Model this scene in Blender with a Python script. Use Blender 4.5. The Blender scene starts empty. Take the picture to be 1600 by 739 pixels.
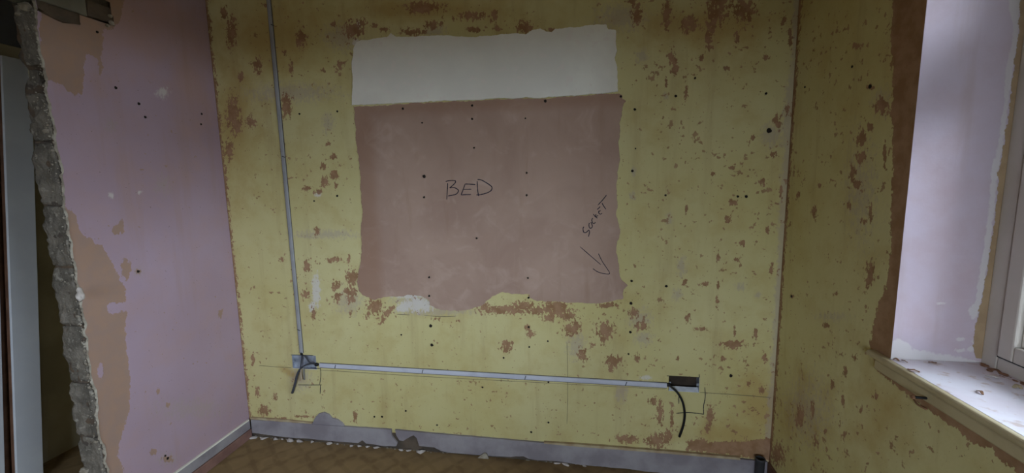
import bpy, bmesh, math, random
import numpy as np
from mathutils import Matrix, Vector, noise as mnoise, geometry as mgeo

random.seed(7)
rng = np.random.default_rng(7)
SC = bpy.context.scene
COL = SC.collection

# ------------------------------------------------------------------ camera
W, H = 1600, 739
CH = 1.39                                  # camera height
YAW, PITCH, ROLL, FPX = 0.1612, 0.1292, -0.0189, 659.5
def cam_axes():
    cy, sy = math.cos(YAW), math.sin(YAW); cp, sp = math.cos(PITCH), math.sin(PITCH)
    f = np.array([-sy*cp, cy*cp, -sp]); r = np.array([cy, sy, 0.0]); u = np.cross(r, f)
    cr, sr = math.cos(ROLL), math.sin(ROLL)
    return cr*r+sr*u, -sr*r+cr*u, f
CR, CU, CF = cam_axes()
cam = bpy.data.cameras.new('camera')
cam.sensor_fit = 'HORIZONTAL'; cam.sensor_width = 36.0; cam.lens = FPX/W*36.0
cam.clip_start = 0.02
camo = bpy.data.objects.new('camera', cam); COL.objects.link(camo)
m = Matrix.Identity(4)
for i in range(3):
    m[i][0] = CR[i]; m[i][1] = CU[i]; m[i][2] = -CF[i]
m[2][3] = CH
camo.matrix_world = m
SC.camera = camo

# ------------------------------------------------------------------ daylight
SKY_COL = (0.72, 0.85, 1.0)
SKY_STRENGTH = 9.2
wd = bpy.data.worlds.new('overcast_sky'); SC.world = wd
wd.use_nodes = True
bg = wd.node_tree.nodes['Background']
bg.inputs['Color'].default_value = (*SKY_COL, 1); bg.inputs['Strength'].default_value = SKY_STRENGTH
SC.view_settings.view_transform = 'Standard'
SC.view_settings.look = 'None'
SC.view_settings.gamma = 1.0
SC.view_settings.use_curve_mapping = False
SC.view_settings.exposure = 0.86

# ------------------------------------------------------------------ room numbers (metres)
D, L, R = 1.9477, 1.826, 0.8586            # back wall Y, left wall -X, right wall X
CEIL = 2.40
YREV = 1.2788                              # far window reveal
YEND = 1.2413                              # broken end of the left wall
XF = 1.0752                                # room face of the window frame
SILL = 0.879
WIN_Y0, WIN_Z1 = -0.32, 2.10
REAR = -2.60
RW = (-1.35, 0.38, 0.55, 1.96)             # added window in the rear wall: x0,x1,z0,z1
HALLX = -2.72

pl = bpy.data.lights.new('window_portal', 'AREA'); pl.shape = 'RECTANGLE'
pl.size = WIN_Z1-SILL; pl.size_y = YREV-WIN_Y0
pl.cycles.is_portal = True
plo = bpy.data.objects.new('window_portal', pl); COL.objects.link(plo)
plo.location = (XF+0.16, (YREV+WIN_Y0)/2, (WIN_Z1+SILL)/2)
plo.rotation_euler = (0, math.radians(90), 0)     # local -Z looks along world -X
pl2 = bpy.data.lights.new('rear_window_portal', 'AREA'); pl2.shape = 'RECTANGLE'
pl2.size = RW[1]-RW[0]; pl2.size_y = RW[3]-RW[2]
pl2.cycles.is_portal = True
plo2 = bpy.data.objects.new('rear_window_portal', pl2); COL.objects.link(plo2)
plo2.location = ((RW[0]+RW[1])/2, REAR-.13, (RW[2]+RW[3])/2)
plo2.rotation_euler = (math.radians(90), 0, 0)    # local -Z looks along world +Y

def ray(u, v): return CF+(u-W/2)/FPX*CR-(v-H/2)/FPX*CU
ORG = np.array([0, 0, CH])
def onY(u, v, Y): d = ray(u, v); return d*Y/d[1]+ORG
def onX(u, v, X): d = ray(u, v); return d*X/d[0]+ORG
def onZ(u, v, Z): d = ray(u, v); return d*(Z-CH)/d[2]+ORG
def bk(u, v): p = onY(u, v, D); return (p[0], p[2])
def lf(u, v): p = onX(u, v, -L); return (p[1], p[2])
def rt(u, v): p = onX(u, v, R); return (p[1], p[2])
def rv(u, v): p = onY(u, v, YREV); return (p[0], p[2])

# ------------------------------------------------------------------ object helpers
def setp(o, label=None, cat=None, group=None, kind=None):
    if label: o['label'] = label
    if cat: o['category'] = cat
    if group: o['group'] = group
    if kind: o['kind'] = kind
    return o
def link(name, me, mat=None, parent=None):
    o = bpy.data.objects.new(name, me); COL.objects.link(o)
    if mat is not None and me is not None: me.materials.append(mat)
    if parent is not None: o.parent = parent
    return o
def from_bm(name, bm, mat, parent=None, smooth=False):
    me = bpy.data.meshes.new(name)
    bmesh.ops.recalc_face_normals(bm, faces=bm.faces[:])
    bm.to_mesh(me); bm.free()
    if smooth:
        for p in me.polygons: p.use_smooth = True
    return link(name, me, mat, parent)
def empty(name, loc=(0, 0, 0)):
    o = bpy.data.objects.new(name, None); COL.objects.link(o); o.location = loc
    o.empty_display_size = 0.05
    return o
def add_box(bm, x0, x1, y0, y1, z0, z1, bevel=0.0):
    r = bmesh.ops.create_cube(bm, size=1.0)
    vs = r['verts']
    for v in vs:
        v.co = Vector(((x0+x1)/2+v.co.x*(x1-x0), (y0+y1)/2+v.co.y*(y1-y0), (z0+z1)/2+v.co.z*(z1-z0)))
    if bevel > 0:
        es = list({e for v in vs for e in v.link_edges})
        bmesh.ops.bevel(bm, geom=es, offset=bevel, segments=2, profile=0.5, affect='EDGES')
def box(name, x0, x1, y0, y1, z0, z1, mat, parent=None, bevel=0.0):
    bm = bmesh.new(); add_box(bm, x0, x1, y0, y1, z0, z1, bevel)
    return from_bm(name, bm, mat, parent)
def rel(o, parent):
    """parent o (built in world space) to an Empty with a location, keeping place"""
    o.parent = parent
    o.matrix_parent_inverse = Matrix.Translation(-Vector(parent.location))
    return o
def smooth_line(pts, n=6):
    pts = [np.array(p, float) for p in pts]
    if len(pts) < 3: 
        return [pts[0]+(pts[-1]-pts[0])*t for t in np.linspace(0, 1, n)]
    ext = [2*pts[0]-pts[1]]+pts+[2*pts[-1]-pts[-2]]
    out = []
    for i in range(1, len(ext)-2):
        p0, p1, p2, p3 = ext[i-1:i+3]
        for k in range(n):
            t = k/n
            out.append(.5*((2*p1)+(-p0+p2)*t+(2*p0-5*p1+4*p2-p3)*t*t+(-p0+3*p1-3*p2+p3)*t**3))
    out.append(pts[-1]); return out
def add_tube(bm, pts, rad, seg=10, flat=None):
    """round tube along 3D points; rad number or list; closed ends"""
    pts = [Vector(p) for p in pts]; n = len(pts)
    rads = rad if hasattr(rad, '__len__') else [rad]*n
    rings = []; up = Vector((0.13, 0.31, 0.94)).normalized()
    for i, p in enumerate(pts):
        t = (pts[min(i+1, n-1)]-pts[max(i-1, 0)]).normalized()
        a = t.cross(up)
        if a.length < 1e-4: a = t.cross(Vector((1, 0, 0)))
        a.normalize(); b = t.cross(a)
        up = -a.cross(t) if False else up
        fl = flat or 1.0
        rings.append([bm.verts.new(p+a*math.cos(2*math.pi*k/seg)*rads[i]+b*math.sin(2*math.pi*k/seg)*rads[i]*fl) for k in range(seg)])
    for i in range(n-1):
        for k in range(seg):
            bm.faces.new((rings[i][k], rings[i][(k+1) % seg], rings[i+1][(k+1) % seg], rings[i+1][k]))
    bm.faces.new(rings[0]); bm.faces.new(rings[-1])
def lump_mesh(name, r, seed, rough=0.35, sub=2, flat=1.0):
    bm = bmesh.new(); bmesh.ops.create_icosphere(bm, subdivisions=sub, radius=1.0)
    for v in bm.verts:
        n = mnoise.noise(v.co*1.3+Vector((seed*7.1, seed*3.3, 0)))+.5*mnoise.noise(v.co*3.1+Vector((seed, 5, 0)))
        v.co *= r*(1+rough*n); v.co.z *= flat
    me = bpy.data.meshes.new(name); bm.to_mesh(me); bm.free()
    return me
# ribbons drawn on a wall: to3(a,b,off) maps wall coordinates to world
def back3(a, b, off): return (a, D-off, b)
def left3(a, b, off): return (-L+off, a, b)
def right3(a, b, off): return (R-off, a, b)
def add_ribbon(bm, pts2, w, to3, off0, off1, n=6, taper=True):
    ln = smooth_line(pts2, n); N = len(ln)
    rows = []
    for i, p in enumerate(ln):
        t = ln[min(i+1, N-1)]-ln[max(i-1, 0)]; t = t/(np.linalg.norm(t)+1e-9); nn = np.array([-t[1], t[0]])
        ww = w*(0.85+0.3*random.random())
        if taper and (i == 0 or i == N-1): ww *= .6
        a = p+nn*ww/2; b = p-nn*ww/2
        rows.append([bm.verts.new(to3(a[0], a[1], off1)), bm.verts.new(to3(b[0], b[1], off1)),
                     bm.verts.new(to3(b[0], b[1], off0)), bm.verts.new(to3(a[0], a[1], off0))])
    for i in range(N-1):
        for k in range(4):
            bm.faces.new((rows[i][k], rows[i][(k+1) % 4], rows[i+1][(k+1) % 4], rows[i+1][k]))
    bm.faces.new(rows[0]); bm.faces.new(rows[-1])
def ribbon(name, strokes, w, to3, off0, off1, mat, parent, n=6):
    bm = bmesh.new()
    for s in strokes: add_ribbon(bm, s, w, to3, off0, off1, n)
    return from_bm(name, bm, mat, parent)
def ragged(poly, step=0.004, amp=0.004, seed=0):
    out = []; n = len(poly); s = 0.0
    for i in range(n):
        a = np.array(poly[i], float); b = np.array(poly[(i+1) % n], float)
        d = b-a; l = np.linalg.norm(d); k = max(1, int(l/step)); nn = np.array([-d[1], d[0]])/(l+1e-9)
        for j in range(k):
            p = a+d*j/k; s += l/k
            e = mnoise.noise(Vector((s*18, seed*3.7, 0)))*1.0+mnoise.noise(Vector((s*60, seed*3.7, 9)))*.6+mnoise.noise(Vector((s*170, seed, 4)))*.35
            out.append(p+nn*amp*e)
    return out
def slab(name, poly, to3, off0, off1, mat, parent, amp=0.004, seed=0, step=0.004, feather=0.0):
    pts = ragged(poly, step, amp, seed) if amp else [np.array(p) for p in poly]
    bm = bmesh.new()
    n = len(pts)
    ar = sum(pts[i][0]*pts[(i+1) % n][1]-pts[(i+1) % n][0]*pts[i][1] for i in range(n))
    sg = 1 if ar > 0 else -1
    f = []; q2 = []
    for i, p in enumerate(pts):
        t = pts[(i+1) % n]-pts[i-1]; t = t/(np.linalg.norm(t)+1e-9)
        q = p+sg*np.array([-t[1], t[0]])*feather
        f.append(bm.verts.new(to3(q[0], q[1], off1))); q2.append(Vector((q[0], q[1])))
    b = [bm.verts.new(to3(p[0], p[1], off0)) for p in pts]
    o2 = mgeo.delaunay_2d_cdt(q2, [], [list(range(n))], 1, 1e-7)
    vm = [f[src[0]] if src else bm.verts.new(to3(c.x, c.y, off1)) for c, src in zip(o2[0], o2[3])]
    for tri in o2[2]:
        try: bm.faces.new([vm[k] for k in tri])
        except ValueError: pass
    for i in range(n): bm.faces.new((f[i], b[i], b[(i+1) % n], f[(i+1) % n]))
    return from_bm(name, bm, mat, parent)

# ------------------------------------------------------------------ materials
def srgb(r, g, b):
    return tuple(((c/255)/12.92 if c/255 <= 0.04045 else ((c/255+0.055)/1.055)**2.4) for c in (r, g, b))+(1.0,)
class NT:
    def __init__(s, name):
        s.m = bpy.data.materials.new(name); s.m.use_nodes = True
        s.t = s.m.node_tree; s.b = s.t.nodes['Principled BSDF']; s.b.inputs['Specular IOR Level'].default_value = 0.25
        s.co = s.t.nodes.new('ShaderNodeTexCoord').outputs['Object']
    def n(s, typ, **kw):
        x = s.t.nodes.new(typ)
        for k, v in kw.items(): setattr(x, k, v)
        return x
    def lk(s, a, b): s.t.links.new(a, b)
    def put(s, sock, v):
        if hasattr(v, 'is_output') or isinstance(v, bpy.types.NodeSocket): s.lk(v, sock)
        else: sock.default_value = v
    def noise(s, scale, detail=4, rough=.55, vec=None, stretch=None, dist=0.0):
        x = s.n('ShaderNodeTexNoise'); x.inputs['Scale'].default_value = scale; x.inputs['Detail'].default_value = detail
        x.inputs['Roughness'].default_value = rough; x.inputs['Distortion'].default_value = dist
        v = vec or s.co
        if stretch:
            mp = s.n('ShaderNodeMapping'); mp.inputs['Scale'].default_value = stretch; s.lk(v, mp.inputs['Vector']); v = mp.outputs['Vector']
        s.lk(v, x.inputs['Vector']); return x.outputs['Fac']
    def math(s, op, a, b=0.0, c=None):
        x = s.n('ShaderNodeMath', operation=op); s.put(x.inputs[0], a); s.put(x.inputs[1], b)
        if c is not None: s.put(x.inputs[2], c)
        return x.outputs[0]
    def ramp(s, v, lo, hi):
        x = s.n('ShaderNodeMapRange', interpolation_type='SMOOTHSTEP'); s.put(x.inputs['Value'], v)
        x.inputs['From Min'].default_value = lo; x.inputs['From Max'].default_value = hi
        return x.outputs['Result']
    def mix(s, f, a, b, bt='MIX'):
        x = s.n('ShaderNodeMix', data_type='RGBA', blend_type=bt); s.put(x.inputs['Factor'], f)
        s.put(x.inputs['A'] if False else x.inputs[6], a); s.put(x.inputs[7], b); return x.outputs[2]
    def bump(s, hgt, strength=.3, dist=.002, chain=None):
        x = s.n('ShaderNodeBump'); x.inputs['Strength'].default_value = strength; x.inputs['Distance'].default_value = dist
        s.lk(hgt, x.inputs['Height'])
        if chain: s.lk(chain, x.inputs['Normal'])
        return x.outputs['Normal']
    def out(s, col, rough=.9, normal=None, metal=0.0):
        s.put(s.b.inputs['Base Color'], col); s.put(s.b.inputs['Roughness'], rough); s.b.inputs['Metallic'].default_value = metal
        if normal: s.lk(normal, s.b.inputs['Normal'])
        return s.m
def mottled(name, c1, c2, scale=8, fine=60, rough=.9, bump=.25, metal=0.0, c3=None, dist=.002, lo=.35, hi=.65):
    t = NT(name)
    col = t.mix(t.ramp(t.noise(scale, 5), lo, hi), c1, c2)
    if c3: col = t.mix(t.ramp(t.noise(fine*.6, 4), .55, .68), col, c3)
    return t.out(col, rough, t.bump(t.noise(fine, 5), bump, dist), metal)
def plain(name, c, rough=.6, metal=0.0):
    return mottled(name, c, tuple(x*.85 for x in c[:3])+(1,), 14, 120, rough, .12, metal, dist=.0006)

YEL1, YEL2, OCHRE = srgb(198, 189, 140), srgb(190, 179, 124), srgb(170, 144, 86)
BARE1, BARE2 = srgb(156, 120, 94), srgb(136, 99, 72)
GREYP = srgb(165, 150, 142); CHALK = srgb(205, 200, 196)
def painted_wall(name, y1, y2, och, speck=True, bare1=BARE1, bare2=BARE2, speckth=(.675, .70), rag=5.2):
    t = NT(name)
    at = t.n('ShaderNodeAttribute', attribute_name='wear')
    sp = t.n('ShaderNodeSeparateColor'); t.lk(at.outputs['Color'], sp.inputs['Color'])
    bare_f, grey_f, chalk_f, och_f = sp.outputs[0], sp.outputs[1], sp.outputs[2], at.outputs['Alpha']
    n1 = t.noise(62, 5, .62, stretch=(1.2, 1.2, .75)); n2 = t.noise(150, 4, .6); nbig = t.noise(1.6, 3); nmid = t.noise(9, 5, .6)
    col = t.mix(t.ramp(nbig, .3, .7), y1, y2)
    col = t.mix(t.math('MULTIPLY', t.ramp(nmid, .42, .75), .35), col, och)
    col = t.mix(t.math('MULTIPLY', t.ramp(t.math('ADD', och_f, t.math('MULTIPLY_ADD', nmid, 1.2, -.6)), -.3, .8), .75), col, och)
    # grime streaks running down
    st = t.noise(14, 4, .6, stretch=(1.0, 1.0, .10))
    col = t.mix(t.math('MULTIPLY', t.ramp(st, .52, .75), .22), col, bare2)
    grey_m = t.math('MULTIPLY', t.ramp(t.math('ADD', grey_f, t.math('MULTIPLY_ADD', n1, 4.0, -2.0)), -.5, .8), .5)
    col = t.mix(grey_m, col, GREYP)
    chalk_m = t.math('MULTIPLY', t.ramp(t.math('ADD', chalk_f, t.math('MULTIPLY_ADD', n1, 3.0, -1.5)), -.3, .5), .75)
    col = t.mix(chalk_m, col, CHALK)
    f = t.math('ADD', bare_f, t.math('MULTIPLY_ADD', n1, rag*1.0, -.5*rag))
    f = t.math('ADD', f, t.math('MULTIPLY_ADD', n2, rag*.28, -.14*rag))
    bare = t.ramp(f, -.06, .10)
    if speck:
        dens = t.noise(3.1, 3); s0 = t.math('ADD', t.noise(46, 3, .55), t.math('MULTIPLY_ADD', dens, .30, -.15))
        sx = t.n('ShaderNodeSeparateXYZ'); t.lk(t.co, sx.inputs[0])
        s0 = t.math('ADD', s0, t.math('MULTIPLY', t.ramp(sx.outputs[0], .0, .5), .03))
        bare = t.math('MAXIMUM', bare, t.math('MULTIPLY', t.ramp(s0, *speckth), .85))
        # tiny dark fly specks
        s1 = t.ramp(t.noise(130, 2, .5), .735, .76)
        col = t.mix(t.math('MULTIPLY', s1, .6), col, srgb(92, 78, 58))
    bc = t.mix(t.ramp(t.noise(22, 4), .35, .65), bare1, bare2)
    col = t.mix(t.math('MULTIPLY', bare, .92), col, bc)
    nb = t.bump(t.noise(7, 4), .35, .006)
    nb = t.bump(t.noise(75, 5, .6), .22, .0015, nb)
    nb = t.bump(t.math('MULTIPLY', bare, -1.0), .5, .0012, nb)
    return t.out(col, .88, nb)

M = {}
M['yellow'] = painted_wall('old_yellow_paint', YEL1, YEL2, OCHRE)
M['yellow_r'] = painted_wall('old_yellow_paint_window_side', YEL1, YEL2, OCHRE, speckth=(.665, .695), rag=4.4)
PK1, PK2 = srgb(173, 152, 167), srgb(165, 142, 153)
M['pink'] = painted_wall('old_lilac_pink_paint', PK1, PK2, srgb(176, 146, 142), True, srgb(156, 130, 114), srgb(162, 132, 111), (.70, .73), 2.6)
M['reveal'] = painted_wall('thin_pink_skim_on_reveal', srgb(186, 172, 182), srgb(196, 182, 192), srgb(178, 156, 158), False, srgb(164, 138, 100), srgb(150, 124, 88), rag=2.6)
def plaster_pink():
    t = NT('pink_brown_finish_plaster')
    col = t.mix(t.ramp(t.noise(3.2, 5, .6, dist=.6), .3, .7), srgb(158, 131, 117), srgb(170, 144, 129))
    col = t.mix(t.math('MULTIPLY', t.ramp(t.noise(9, 4, .6, dist=1.0), .5, .75), .5), col, srgb(184, 160, 146))
    col = t.mix(t.math('MULTIPLY', t.ramp(t.noise(16, 4, .6, stretch=(1, 1, .12)), .55, .75), .35), col, srgb(146, 117, 97))
    sp = t.n('ShaderNodeSeparateXYZ'); t.lk(t.co, sp.inputs[0])
    # darker band along the top and the left side
    top = t.ramp(t.math('ADD', sp.outputs[2], t.math('MULTIPLY', t.noise(6, 3), .03)), 1.70, 1.76)
    lft = t.math('SUBTRACT', 1.0, t.ramp(t.math('ADD', sp.outputs[0], t.math('MULTIPLY', t.noise(5, 3), .04)), -1.0, -.93))
    col = t.mix(t.math('MULTIPLY', t.math('MAXIMUM', top, lft), .45), col, srgb(142, 106, 82))
    nb = t.bump(t.noise(5, 4), .3, .006); nb = t.bump(t.noise(60, 4), .12, .001, nb)
    return t.out(col, .8, nb)
M['plaster'] = plaster_pink()
M['filler'] = mottled('off_white_filler', srgb(226, 223, 212), srgb(216, 212, 202), 4, 50, .85, .25, c3=srgb(220, 213, 204))
M['greyplaster'] = mottled('grey_lilac_painted_skirting', srgb(150, 145, 148), srgb(128, 121, 126), 7, 70, .7, .35)
M['tan_lip'] = mottled('buff_plaster_lip', srgb(176, 162, 132), srgb(158, 138, 110), 20, 90, .9, .4)
M['block'] = mottled('grey_clinker_block', srgb(122, 114, 104), srgb(94, 88, 80), 12, 80, .95, 1.0, c3=srgb(140, 133, 122), dist=.008)
M['mortar'] = mottled('brown_black_mortar', srgb(100, 84, 70), srgb(80, 72, 66), 18, 60, .95, .9, dist=.006)
M['crust'] = mottled('pale_plaster_crust', srgb(168, 160, 146), srgb(132, 122, 108), 30, 110, .9, .5)
M['core'] = mottled('dark_wall_core', srgb(96, 84, 72), srgb(74, 66, 58), 9, 50, .95, .8, dist=.006)
M['lintel'] = mottled('grey_green_concrete', srgb(128, 126, 112), srgb(112, 108, 96), 8, 60, .95, .5)
M['ceil'] = mottled('stripped_buff_ceiling', srgb(206, 178, 132), srgb(196, 166, 120), 3, 40, .9, .1)
M['rear'] = mottled('pale_yellow_rear', srgb(208, 190, 136), srgb(198, 180, 124), 3, 40, .9, .1)
M['hallwall'] = mottled('olive_brown_hall_wall', srgb(176, 166, 140), srgb(162, 152, 126), 4, 40, .9, .2)
M['darkhall'] = mottled('slate_dark_paint', srgb(108, 110, 116), srgb(96, 98, 104), 4, 40, .9, .2)
M['board'] = mottled('white_painted_board', srgb(206, 208, 212), srgb(198, 200, 206), 5, 60, .5, .08)
M['woodedge'] = mottled('bare_brown_timber', srgb(112, 80, 62), srgb(94, 66, 50), 14, 70, .8, .4)
M['batten'] = mottled('red_brown_timber', srgb(134, 102, 92), srgb(118, 88, 80), 12, 60, .8, .3)
M['cream'] = mottled('cream_gloss', srgb(186, 178, 152), srgb(178, 170, 144), 6, 60, .5, .1)
M['upvc'] = mottled('white_upvc', srgb(196, 187, 178), srgb(188, 179, 168), 6, 80, .35, .05)
M['sillpaint'] = mottled('white_sill_paint', srgb(222, 218, 224), srgb(212, 202, 208), 7, 60, .55, .2, c3=srgb(198, 180, 174))
M['sillfront'] = mottled('buff_gloss_moulding', srgb(186, 172, 138), srgb(174, 158, 124), 9, 60, .5, .2)
M['rubber'] = plain('dark_gasket', srgb(62, 62, 64), .7)
M['black'] = plain('black_pvc', srgb(26, 26, 28), .5)
M['cable'] = plain('dark_grey_cable', srgb(66, 68, 74), .5)
M['cablegrey'] = plain('mid_grey_cable', srgb(120, 118, 116), .5)
M['cabletan'] = plain('buff_cable_stub', srgb(178, 160, 136), .6)
M['zinc'] = mottled('galvanised_steel', srgb(176, 182, 194), srgb(140, 146, 158), 30, 90, .42, .1, metal=.3)
M['zinc_bright'] = mottled('bright_galvanised_steel', srgb(214, 218, 226), srgb(196, 200, 208), 30, 90, .4, .1, metal=.1)  # paler zinc: the reflection on the lower plate put into the colour
M['rust'] = mottled('dark_box_back', srgb(66, 54, 44), srgb(50, 42, 36), 20, 80, .9, .4)  # dark brown inner plates of the right box
M['capping'] = mottled('pale_grey_capping', srgb(190, 192, 204), srgb(178, 180, 192), 12, 90, .45, .06)
M['cap2'] = mottled('dull_grey_capping', srgb(150, 150, 152), srgb(138, 138, 140), 12, 90, .5, .06)
M['chase'] = mottled('chase_shadow_mortar', srgb(98, 92, 84), srgb(80, 74, 66), 30, 90, .95, .4)
M['ink'] = plain('navy_felt_pen', srgb(30, 28, 46), .7)
M['pencil'] = plain('pencil_grey', srgb(116, 108, 86), .9)
M['hole'] = plain('nail_hole_dark', srgb(38, 32, 28), .95)
M['crumb'] = mottled('pale_plaster_crumb', srgb(204, 196, 190), srgb(176, 166, 158), 60, 160, .95, .4)
M['sliver'] = mottled('brown_wood_sliver', srgb(150, 112, 86), srgb(122, 88, 66), 40, 120, .9, .3)
def carpet():
    t = NT('worn_brown_patterned_carpet')
    col = t.mix(t.ramp(t.noise(5, 4), .3, .7), srgb(138, 115, 82), srgb(122, 100, 70))
    mp = t.n('ShaderNodeMapping'); mp.inputs['Rotation'].default_value = (0, 0, math.radians(38)); t.lk(t.co, mp.inputs['Vector'])
    w1 = t.n('ShaderNodeTexWave'); w1.inputs['Scale'].default_value = 3.0; w1.inputs['Distortion'].default_value = 2.5; w1.inputs['Detail Scale'].default_value = 2
    t.lk(mp.outputs[0], w1.inputs['Vector'])
    w2 = t.n('ShaderNodeTexWave', bands_direction='Y'); w2.inputs['Scale'].default_value = 3.0; w2.inputs['Distortion'].default_value = 2.5
    t.lk(mp.outputs[0], w2.inputs['Vector'])
    lat = t.math('MAXIMUM', t.ramp(w1.outputs['Fac'], .80, .98), t.ramp(w2.outputs['Fac'], .80, .98))
    col = t.mix(t.math('MULTIPLY', lat, .4), col, srgb(104, 82, 56))
    vo = t.n('ShaderNodeTexVoronoi'); vo.inputs['Scale'].default_value = 16; t.lk(t.co, vo.inputs['Vector'])
    col = t.mix(t.math('MULTIPLY', t.ramp(vo.outputs['Distance'], .35, .6), .3), col, srgb(152, 128, 90))
    return t.out(col, 1.0, t.bump(t.noise(320, 3), .6, .003))
M['carpet'] = carpet()
def glass():
    t = NT('window_glass'); nt = t.t
    for x in list(nt.nodes):
        if x.type != 'OUTPUT_MATERIAL': nt.nodes.remove(x)
    tr = nt.nodes.new('ShaderNodeBsdfTransparent'); gl = nt.nodes.new('ShaderNodeBsdfGlossy'); gl.inputs['Roughness'].default_value = .02
    fr = nt.nodes.new('ShaderNodeFresnel'); fr.inputs['IOR'].default_value = 1.35
    mx = nt.nodes.new('ShaderNodeMixShader')
    nt.links.new(fr.outputs[0], mx.inputs[0]); nt.links.new(tr.outputs[0], mx.inputs[1]); nt.links.new(gl.outputs[0], mx.inputs[2])
    nt.links.new(mx.outputs[0], nt.nodes['Material Output'].inputs[0]); return t.m
M['glass'] = glass()
M['leaf'] = mottled('dark_hedge_leaf', srgb(22, 28, 20), srgb(15, 20, 14), 12, 60, .9, .1)
M['ground'] = mottled('dark_paving', srgb(92, 90, 86), srgb(76, 74, 70), 3, 40, .95, .3)

# ------------------------------------------------------------------ wear fields on a wall grid
class Field:
    """signed wear masks sampled on wall coordinates; drawn from measured outlines"""
    def __init__(s, A, B, conv):
        s.A, s.B, s.conv = A, B, conv
        s.ch = [np.full(A.shape, -1.6) for _ in range(4)]
    def ell(s, c, u, v, ru, rv_, rot=0.0, k=1.0):
        o = np.array(s.conv(u, v)); cr, sr = math.cos(rot), math.sin(rot)
        e1 = np.array(s.conv(u+ru*cr, v+ru*sr))-o; e2 = np.array(s.conv(u-rv_*sr, v+rv_*cr))-o
        Mi = np.linalg.inv(np.array([[e1[0], e2[0]], [e1[1], e2[1]]]))
        da = s.A-o[0]; db = s.B-o[1]
        q = np.hypot(Mi[0, 0]*da+Mi[0, 1]*db, Mi[1, 0]*da+Mi[1, 1]*db)
        s.ch[c] = np.maximum(s.ch[c], np.clip((1-q)*k*1.1, -1.6, 1.3))
    def poly(s, c, pts, soft=.02, px=True, cut=False, hi=1.6):
        P = np.array([s.conv(*p) for p in pts] if px else pts)
        lo = P.min(0)-soft*3; h = P.max(0)+soft*3
        idx = np.where((s.A >= lo[0]) & (s.A <= h[0]) & (s.B >= lo[1]) & (s.B <= h[1]))
        a, b = s.A[idx], s.B[idx]
        d = np.full(a.shape, 1e9); ins = np.zeros(a.shape, bool)
        n = len(P)
        for i in range(n):
            p, q = P[i], P[(i+1) % n]; e = q-p
            t = np.clip(((a-p[0])*e[0]+(b-p[1])*e[1])/(e@e+1e-12), 0, 1)
            d = np.minimum(d, np.hypot(a-p[0]-t*e[0], b-p[1]-t*e[1]))
            cond = (p[1] > b) != (q[1] > b)
            with np.errstate(divide='ignore', invalid='ignore'):
                ins ^= cond & (a < (q[0]-p[0])*(b-p[1])/(q[1]-p[1]+1e-12)+p[0])
        f = np.clip(np.where(ins, d, -d)/soft, -1.6, hi)
        if cut: s.ch[c][idx] = np.minimum(s.ch[c][idx], -f)
        else: s.ch[c][idx] = np.maximum(s.ch[c][idx], f)
def axis(lo, hi, step, extra=()):
    v = set(np.round(np.linspace(lo, hi, int((hi-lo)/step)+1), 5))
    for e in extra:
        v = {x for x in v if abs(x-e) > step*.45 or x in (lo, hi)}; v.add(round(e, 5))
    return np.array(sorted(v))
def wall_mesh(name, av, bv, to3, field, keep, mat, warp=None, parent=None, flip=False):
    na, nb = len(av), len(bv)
    A, B = np.meshgrid(av, bv, indexing='ij')
    off = warp(A, B) if warp is not None else np.zeros_like(A)
    if isinstance(off, tuple): A2, B2, off = off
    else: A2, B2 = A, B
    X, Y, Z = to3(A2, B2, off)
    X = np.broadcast_to(X, A.shape); Y = np.broadcast_to(Y, A.shape); Z = np.broadcast_to(Z, A.shape)
    co = np.stack([X, Y, Z], -1).reshape(-1, 3)
    ia, ib = np.meshgrid(np.arange(na-1), np.arange(nb-1), indexing='ij')
    ac = (A[:-1, :-1]+A[1:, 1:])/2; bc = (B[:-1, :-1]+B[1:, 1:])/2
    k = keep(ac, bc) if keep else np.ones(ac.shape, bool)
    i0 = (ia*nb+ib)[k]; q = np.stack([i0, i0+nb, i0+nb+1, i0+1], -1)
    if flip: q = q[:, ::-1]
    me = bpy.data.meshes.new(name); nf = len(q)
    me.vertices.add(len(co)); me.vertices.foreach_set('co', co.astype(np.float32).ravel())
    me.loops.add(nf*4); me.loops.foreach_set('vertex_index', q.astype(np.int32).ravel())
    me.polygons.add(nf); me.polygons.foreach_set('loop_start', np.arange(0, nf*4, 4, dtype=np.int32))
    me.polygons.foreach_set('use_smooth', np.ones(nf, bool))
    me.update(calc_edges=True)
    at = me.attributes.new('wear', 'FLOAT_COLOR', 'POINT')
    c = np.stack([f.reshape(-1) for f in field.ch], -1)
    at.data.foreach_set('color', c.astype(np.float32).ravel())
    return link(name, me, mat, parent)
def vnoise(A, B, f, seed):
    """cheap smooth value noise (numpy)"""
    r = np.random.default_rng(seed).random((64, 64))
    x = A*f+seed*3.1; y = B*f+seed*1.7
    xi = np.floor(x).astype(int); yi = np.floor(y).astype(int); tx = x-xi; ty = y-yi
    tx = tx*tx*(3-2*tx); ty = ty*ty*(3-2*ty)
    g = lambda i, j: r[i % 64, j % 64]
    return ((g(xi, yi)*(1-tx)+g(xi+1, yi)*tx)*(1-ty)+(g(xi, yi+1)*(1-tx)+g(xi+1, yi+1)*tx)*ty)-.5

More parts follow.
